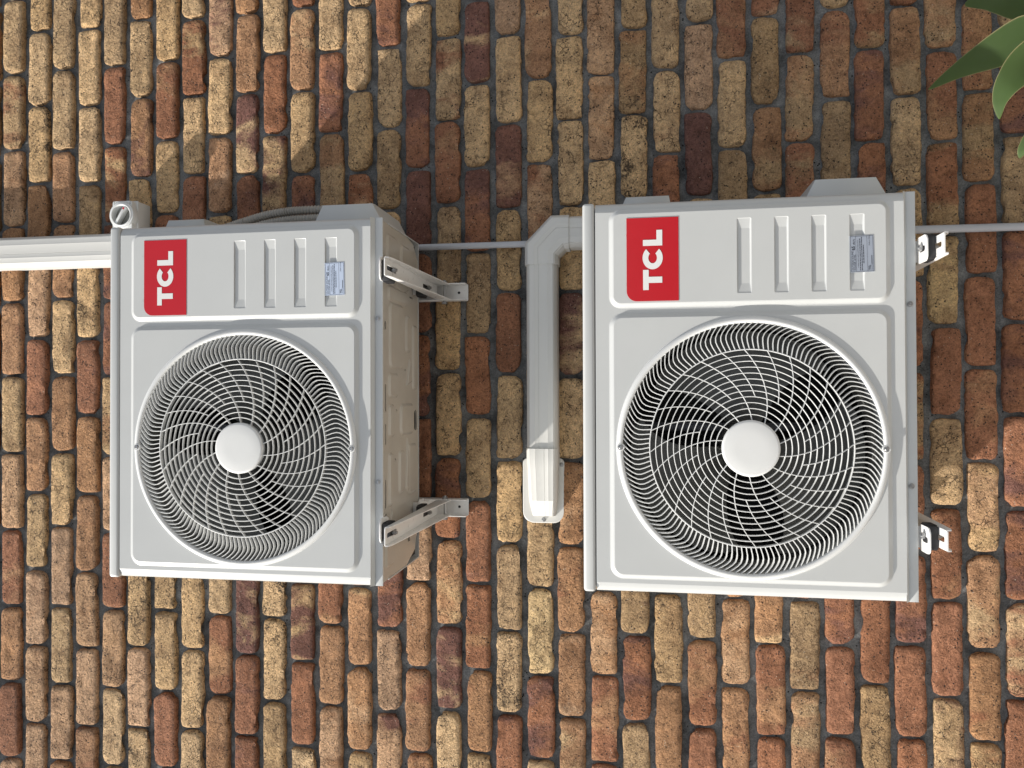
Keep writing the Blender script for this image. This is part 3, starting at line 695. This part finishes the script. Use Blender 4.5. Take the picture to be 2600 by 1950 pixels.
# ------------------------------------------------------------------ wall brackets
def channel(path_yz, half, down, th=.0024):
    """u shaped channel: web between x -half..half, legs turned by the vectors in down; stations along path"""
    ls = []
    for (y, z), (dy, dz) in zip(path_yz, down):
        l = math.hypot(dy, dz) or 1; ny, nz_ = dy/l*th, dz/l*th
        ls.append([(-half, y+dy, z+dz), (-half, y+ny*.8, z+nz_*.8), (-half+.0018, y, z), (half-.0018, y, z), (half, y+ny*.8, z+nz_*.8), (half, y+dy, z+dz),
                   (half-th, y+dy, z+dz), (half-th, y+ny, z+nz_), (-half+th, y+ny, z+nz_), (-half+th, y+dy, z+dz)])
    return ls
def bracket():
    root = thing('wall_bracket', 'x', 'bracket', (0, 0, 0), 'brackets carrying the air conditioners')
    ar = MB(); hw = .0214
    # web with two slots
    webo = [(-hw+.004, -.477), (hw-.004, -.477), (hw-.0015, -.4745), (hw-.0015, -.030), (-hw+.0015, -.030), (-hw+.0015, -.4745)]
    def sl(y0, y1): return rr(-.0056, .0056, y0, y1, .004, 4)
    ar.plate(webo, [sl(-.464, -.396), sl(-.172, -.108)], lambda p: (p[0], p[1], 0), lambda p: (p[0], p[1], -.0024))
    for s in (-1, 1):
        xs = [hw*s, (hw-.0024)*s]
        prof = [(-.476, -.003), (-.474, -.0085), (-.462, -.0125), (-.30, -.0225), (-.030, -.040)]
        L = []
        for y, d in prof: L.append([(xs[0]-.0015*s, y, 0), (xs[0], y, -.002), (xs[0], y, d-.001), (xs[1], y, d-.001), (xs[1], y, -.002)])
        ar.loops(L, True, True, True)
    part('arm', ar, 'bracket', root, ang=40)
    pl = MB(); o2 = rr(-.0235, .0235, -.086, .34, .004, 3)
    hl = [circ(0, -.060, .0038, 14), circ(0, .30, .0038, 14)]
    pl.plate(o2, hl, lambda p: (p[0], -.0105, p[1]), lambda p: (p[0], -.0080, p[1]))
    for s in (-1, 1): pl.box(min(.0211*s, .0236*s), max(.0211*s, .0236*s), -.040, -.0095, -.084, .335, .0006, 1)
    part('wall_plate', pl, 'bracket', root, ang=40)
    bo = MB(); bo.cyl((-.033, -.031, -.024), (.033, -.031, -.024), .0038, 12)
    for x in (-.030, .027): bo.tube([(x-.003, -.031, -.024), (x+.003, -.031, -.024)], .0078, 6)
    part('cross_bolt', bo, 'steel', root)
    an = MB(); an.cyl((0, -.0102, -.060), (0, -.0112, -.060), .0036, 12); part('anchor_hole_shade', an, 'ink', root)  # black disc stands in for the shade in the plate hole
    for y, yr in ((-.420, -.414), (-.124, -.140)):
        f = MB(); f.tube([(0, y, -.012), (0, y, .030)], .0036, 12); f.tube([(0, y, -.0080), (0, y, -.0026)], .0062, 6)
        f.tube([(0, y, .0222), (0, y, .0278)], .0072, 6)
        part('foot_bolt', f, 'steel', root)
        rb = MB(); rb.box(-.026, .022, yr-.024, yr+.024, .0006, .0202, .0035, 2)
        for q in range(6): rb.box(-.0275, .0235, yr-.018+.0066*q, yr-.0148+.0066*q, .002, .018)
        part('rubber_pad', rb, 'rubber', root)
    return root
b0 = bracket()
spots = [(0.2665, .4985, 'white steel bracket under the upper unit on the grey conduit side'),
         (-0.3265, .4985, 'white steel bracket under the upper unit on the side away from the grey conduit'),
         (0.2800, -.6435, 'sunlit bracket tip below the lower unit, close to the grey conduit'),
         (-0.3040, -.6435, 'sunlit bracket tip below the fan of the lower unit, away from the conduit')]
for i, (x, z, lab) in enumerate(spots):
    r_ = b0 if i == 0 else copy_tree(b0)[0]
    r_.location = (x, 0, z+Z0); r_['label'] = lab

# ------------------------------------------------------------------ pipe ducts
PROF = [(-.046, 0), (-.046, .046), (-.0445, .0500), (-.0375, .0600), (-.0355, .0608), (-.0345, .0642), (-.0205, .0650), (-.0195, .0654), (-.0180, .0650), (-.0085, .0650), (-.0078, .0640), (-.0071, .0650),
        (.0170, .0650), (.0185, .0654), (.0200, .0650), (.0345, .0642), (.0355, .0608), (.0375, .0600), (.0445, .0500), (.046, .046), (.046, 0)]
def duct(path, prof=PROF, sc=1.0, sd=1.0, cap=True):
    """sweep the profile along a path of (x, z[, scale, depth scale]) on the wall"""
    P = [Vector((p[0], p[1])) for p in path]; ls = []
    for i, p in enumerate(P):
        a = (P[i]-P[i-1]).normalized() if i else None; b = (P[i+1]-P[i]).normalized() if i < len(P)-1 else None
        t = ((a or b)+(b or a)).normalized(); nrm = Vector((t.y, -t.x)); k = 1/max(.5, nrm.dot(Vector(((b or a).y, -(b or a).x))))
        s1 = (path[i][2] if len(path[i]) > 2 else 1)*sc; s2 = (path[i][3] if len(path[i]) > 3 else 1)*sd
        ls.append([(p.x+nrm.x*k*u*s1, -.004-v*s2, p.y+nrm.y*k*u*s1) for u, v in prof])
    mb = MB().loops(ls, False)
    if cap:
        mb.f.append(tuple(range(len(prof)))); o = (len(ls)-1)*len(prof); mb.f.append(tuple(o+i for i in reversed(range(len(prof)))))
    return mb
part_u = duct([(.4145, 1.02+Z0), (.4145, 2.80+Z0)])
tag(part('pipe_duct', part_u, 'duct', ang=25), 'white plastic pipe duct rising from the top of the upper air conditioner', 'pipe duct')
dz = .2020+Z0
pd = thing('pipe_duct', 'beige plastic pipe duct with a bent elbow and wall cap, between the two air conditioners', 'pipe duct', (.10, 0, dz))
def sh_(mb, o): mb.v = [(x-o[0], y-o[1], z-o[2]) for x, y, z in mb.v]; return mb
O_ = (.10, 0, dz)
part('duct_length', sh_(duct([(-.185, dz), (.36, dz)], sc=.90, sd=.97), O_), 'duct', pd, ang=25)
part('duct_stub', sh_(duct([(.4165, .135+Z0), (.4165, -.16+Z0)], sc=.90, sd=.97), O_), 'duct', pd, ang=25)
part('elbow', sh_(duct([(.330, dz), (.372, dz), (.4165, .158+Z0), (.4165, .128+Z0)], sc=.985, sd=1.03), O_), 'duct', pd, ang=25)
part('cap_hood', sh_(duct([(-.160, dz, 1.02, 1.06), (-.195, dz, 1.02, 1.05), (-.215, dz, .98, .98), (-.300, dz, .92, .78), (-.345, dz, .74, .30)], sc=.90), O_), 'duct', pd, ang=25)
cf = MB(); o2 = rr(-.366, -.190, .1475+Z0, .2610+Z0, (.030, .014, .014, .030), 6)
cf.loops([at(o2, -.002), at(o2, -.0075), at(rr(-.364, -.192, .1495+Z0, .2590+Z0, (.028, .012, .012, .028), 6), -.0090)]); cf.fill([at(rr(-.364, -.192, .1495+Z0, .2590+Z0, (.028, .012, .012, .028), 6), -.0090)])
part('cap_flange', sh_(cf, O_), 'duct', pd, ang=40)
for x, z in ((-.207, .1545), (-.357, .204)): put('screw', SCREW, pd, (x-.10, -.0095, z-.2020))

# ------------------------------------------------------------------ grey conduits
tag(part('conduit', MB().tube([(.3955, -.017, .70+Z0), (.3945, -.017, .20+Z0)], .0088, 16), 'conduit'), 'grey electrical conduit between the upper air conditioner and the duct elbow', 'conduit')
tag(part('conduit', MB().tube([(.402, -.019, -.10+Z0), (.3985, -.019, -.45+Z0), (.3955, -.019, -.90+Z0), (.393, -.019, 0.0)], .0100, 16), 'conduit'), 'grey electrical conduit running down the wall from the lower air conditioner', 'conduit')

# ------------------------------------------------------------------ corrugated hoses behind the upper unit
def hose(name, pts, r, lab):
    P = [Vector(p) for p in pts]; cv = []
    for i in range(len(P)-1):
        p0, p1, p2, p3 = P[max(i-1, 0)], P[i], P[i+1], P[min(i+2, len(P)-1)]
        for k in range(150):
            t = k/150; cv.append(.5*((2*p1)+(p2-p0)*t+(2*p0-5*p1+4*p2-p3)*t*t+(3*p1-p0-3*p2+p3)*t**3))
    # even arc steps
    out = [cv[0]]; acc = 0; step = .0016
    for a, b in zip(cv, cv[1:]):
        acc += (b-a).length
        if acc >= step: out.append(b); acc = 0
    rad = [r*(1.0 if (i % 4) in (0, 1) else .74) for i in range(len(out))]
    tag(part(name, MB().tube(out, rad, 14), 'hose', ang=60), lab, 'hose', 'corrugated hoses behind the upper unit')
hose('corrugated_hose', [(.440, -.155, .64+Z0), (.474, -.155, .74+Z0), (.478, -.155, .85+Z0), (.471, -.153, .93+Z0), (.456, -.150, 1.00+Z0), (.432, -.146, 1.09+Z0), (.400, -.14, 1.17+Z0)], .0115, 'outer grey corrugated hose bulging out behind the upper unit')
hose('corrugated_hose', [(.430, -.160, .62+Z0), (.452, -.160, .72+Z0), (.4545, -.160, .84+Z0), (.448, -.158, .92+Z0), (.436, -.156, .98+Z0), (.412, -.152, 1.06+Z0)], .0110, 'inner grey corrugated hose tucked against the side of the upper unit')

# ------------------------------------------------------------------ isolator switch
sw = thing('isolator_switch', 'square weatherproof isolator switch with a round rotary knob, by the top of the upper unit', 'switch', (.500, 0, 1.42+Z0))
sb = MB(); sb.box(-.050, .050, -.054, -.001, -.035, .045, .003, 2); part('switch_box', sb, 'switch', sw)
sb = MB(); sb.box(-.0515, .0515, -.0605, -.0542, -.0365, .0465, .004, 2)
part('face_plate', sb, 'switch', sw)
kx, kz_ = .0060, .0005
bs = MB()
o2 = [(kx+.0395*math.cos(t), kz_+.0395*math.sin(t)) for t in [rad_(a) for a in range(-52, 53, 8)]]
ear = rr(-.036, .0475, -.030, .032, (.006, .006, .006, .006), 3)
bs.loops([at(ear, -.0600), at(ear, -.0790), at(rr(-.0352, .0467, -.0292, .0312, (.005,)*4, 3), -.0800)]); bs.fill([at(rr(-.0352, .0467, -.0292, .0312, (.005,)*4, 3), -.0800), at(circ(kx+.0005, kz_+.005, .0290, 32), -.0800)])
e2 = rr(-.046, -.026, .008, .030, .006, 4); bs.plate(e2, [circ(-.0385, .0205, .0032, 12)], lambda p: (p[0], -.0790, p[1]), lambda p: (p[0], -.0705, p[1]))
bs.lathe([(.0385, -.062), (.0385, -.0830), (.0372, -.0846), (.0330, -.0850)], (kx, 0, kz_), 48)
bs.lathe([(.0330, -.0850), (.0318, -.0872), (.0296, -.0872), (.0287, -.0860), (.0280, -.0700), (.0262, -.0665), (.0001, -.0665)], (kx, 0, kz_), 48)
body_ = part('switch_collar', bs, 'switch', sw, ang=40)
ds = MB(); ds.lathe([(.0276, -.0690), (.0255, -.0675), (.0001, -.0672)], (kx, 0, kz_), 40); part('dish', ds, 'switchgrey', body_)
kn = MB(); kn.box(-.0275, .0275, -.0855, -.0672, -.0042, .0042, .0014, 2)
knob = part('knob', kn, 'switch', sw, loc=(kx-.0005, 0, kz_+.004), rot=(0, rad_(31), 0))
rm = MB(); rm.box(.0195, .0255, -.0862, -.0853, -.0024, .0024); part('red_marker', rm, 'red', knob, ang=0)
tk = MB()
for s_, x, z, sz in (('OFF', .0375, .0235, .0062), ('O', .0385, .0165, .0070), ('I', .0400, -.0170, .0075), ('ON', .0370, -.0265, .0062)):
    t = text_mesh(s_, sz, x, z, -.0803, 'LEFT', .0001); tk.add(t.v, t.f)
part('switch_marking', tk, 'switchgrey', sw, ang=0)

# ------------------------------------------------------------------ plant by the wall, its leaves reaching into the frame
plant = thing('agave_plant', 'broad leaved green agave reaching in front of the wall beside the lower unit', 'plant', (.745, -.35, 0))
st = MB(); st.tube([(0, 0, 0), (.03, .01, .18), (-.015, .0, .40), (.0, .0, .60)], [.045, .040, .036, .026], 14); part('trunk', st, 'stem', plant)
def leaf(ctrl, wid, nrm, cup=.16, n=26):
    P = [Vector(c) for c in ctrl]; cv = []; ws = []
    m = len(P)-1
    for i in range(m*8+1):
        u = i/8; k = min(int(u), m-1); t = u-k
        p0, p1, p2, p3 = P[max(k-1, 0)], P[k], P[k+1], P[min(k+2, m)]
        cv.append(.5*((2*p1)+(p2-p0)*t+(2*p0-5*p1+4*p2-p3)*t*t+(3*p1-p0-3*p2+p3)*t**3))
        ws.append(wid[k]+(wid[k+1]-wid[k])*t)
    nr = Vector(nrm).normalized(); vs = []; uv = []; m2 = 8
    for side_ in (0, 1):
        for i, p in enumerate(cv):
            t = (cv[min(i+1, len(cv)-1)]-cv[max(i-1, 0)]).normalized(); sd = t.cross(nr).normalized(); up = sd.cross(t).normalized()
            for j in range(m2+1):
                s = j/m2*2-1
                vs.append(p+sd*s*ws[i]+up*(cup*ws[i]*(s*s-.4)+ (.0016 if side_ else 0)*(1-abs(s)**4))); uv.append((j/m2, i/len(cv)))
    q = m2+1; o = len(cv)*q
    F = [(i*q+j, i*q+j+1, (i+1)*q+j+1, (i+1)*q+j) for i in range(len(cv)-1) for j in range(m2)]
    F = F+[tuple(o+a for a in f[::-1]) for f in F]
    me = bpy.data.meshes.new('leaf'); me.from_pydata(vs, [], F); me.materials.append(MAT['leaf']); me.shade_smooth()
    ul = me.uv_layers.new(name='UVMap')
    for l in me.loops: ul.data[l.index].uv = uv[l.vertex_index]
    return me
PX, PY = .745, -.35
def lf(pts, wid, nrm, cup=.16):
    put('leaf', leaf([(x-PX, y-PY, z) for x, y, z in pts], wid, nrm, cup), plant)
def up(l): return [(x, y, z+Z0) for x, y, z in l]
lf(up([(0.735, -0.36, -1.035), (0.745, -0.33, -0.933), (0.74, -0.31, -0.867), (0.721, -0.29, -0.813), (0.694, -0.27, -0.749), (0.665, -0.25, -0.697)]), (.02, .045, .050, .038, .018, .0008), (.1, -1, .25))
lf(up([(0.718, -0.4, -1.012), (0.677, -0.44, -0.892), (0.636, -0.46, -0.812), (0.596, -0.46, -0.773), (0.562, -0.45, -0.759), (0.528, -0.44, -0.761)]), (.02, .036, .040, .026, .014, .0008), (-.6, -.75, .5))
lf(up([(0.769, -0.3, -1.069), (0.838, -0.24, -0.979), (0.862, -0.21, -0.913), (0.886, -0.19, -0.857), (0.888, -0.17, -0.806)]), (.02, .036, .042, .030, .004), (.0, -1, .3))
lf(up([(0.712, -0.45, -1.035), (0.60, -0.48, -0.90), (0.51, -0.48, -0.835), (0.464, -0.47, -0.795), (0.443, -0.46, -0.788)]), (.02, .030, .026, .012, .0015), (-.2, -1, .4))
for a, el, ln_ in ((-40, 35, .5), (-5, 25, .55), (25, 40, .5), (60, 30, .45), (-75, 40, .5), (-110, 30, .48), (200, 50, .3), (-20, 70, .45), (-150, 55, .3), (70, 65, .4)):
    c, s = math.cos(rad_(a)), math.sin(rad_(a)); ce, se = math.cos(rad_(el)), math.sin(rad_(el)); pts = []
    for k in range(5):
        t = k/4; rr2 = ln_*t; pts.append((PX+c*ce*rr2, PY+min(.28, s*ce*rr2), .54+se*rr2-.75*ln_*t*t))
    lf(pts, (.022, .045, .055, .036, .0015), (-c*.4, -s*.4, 1.0))
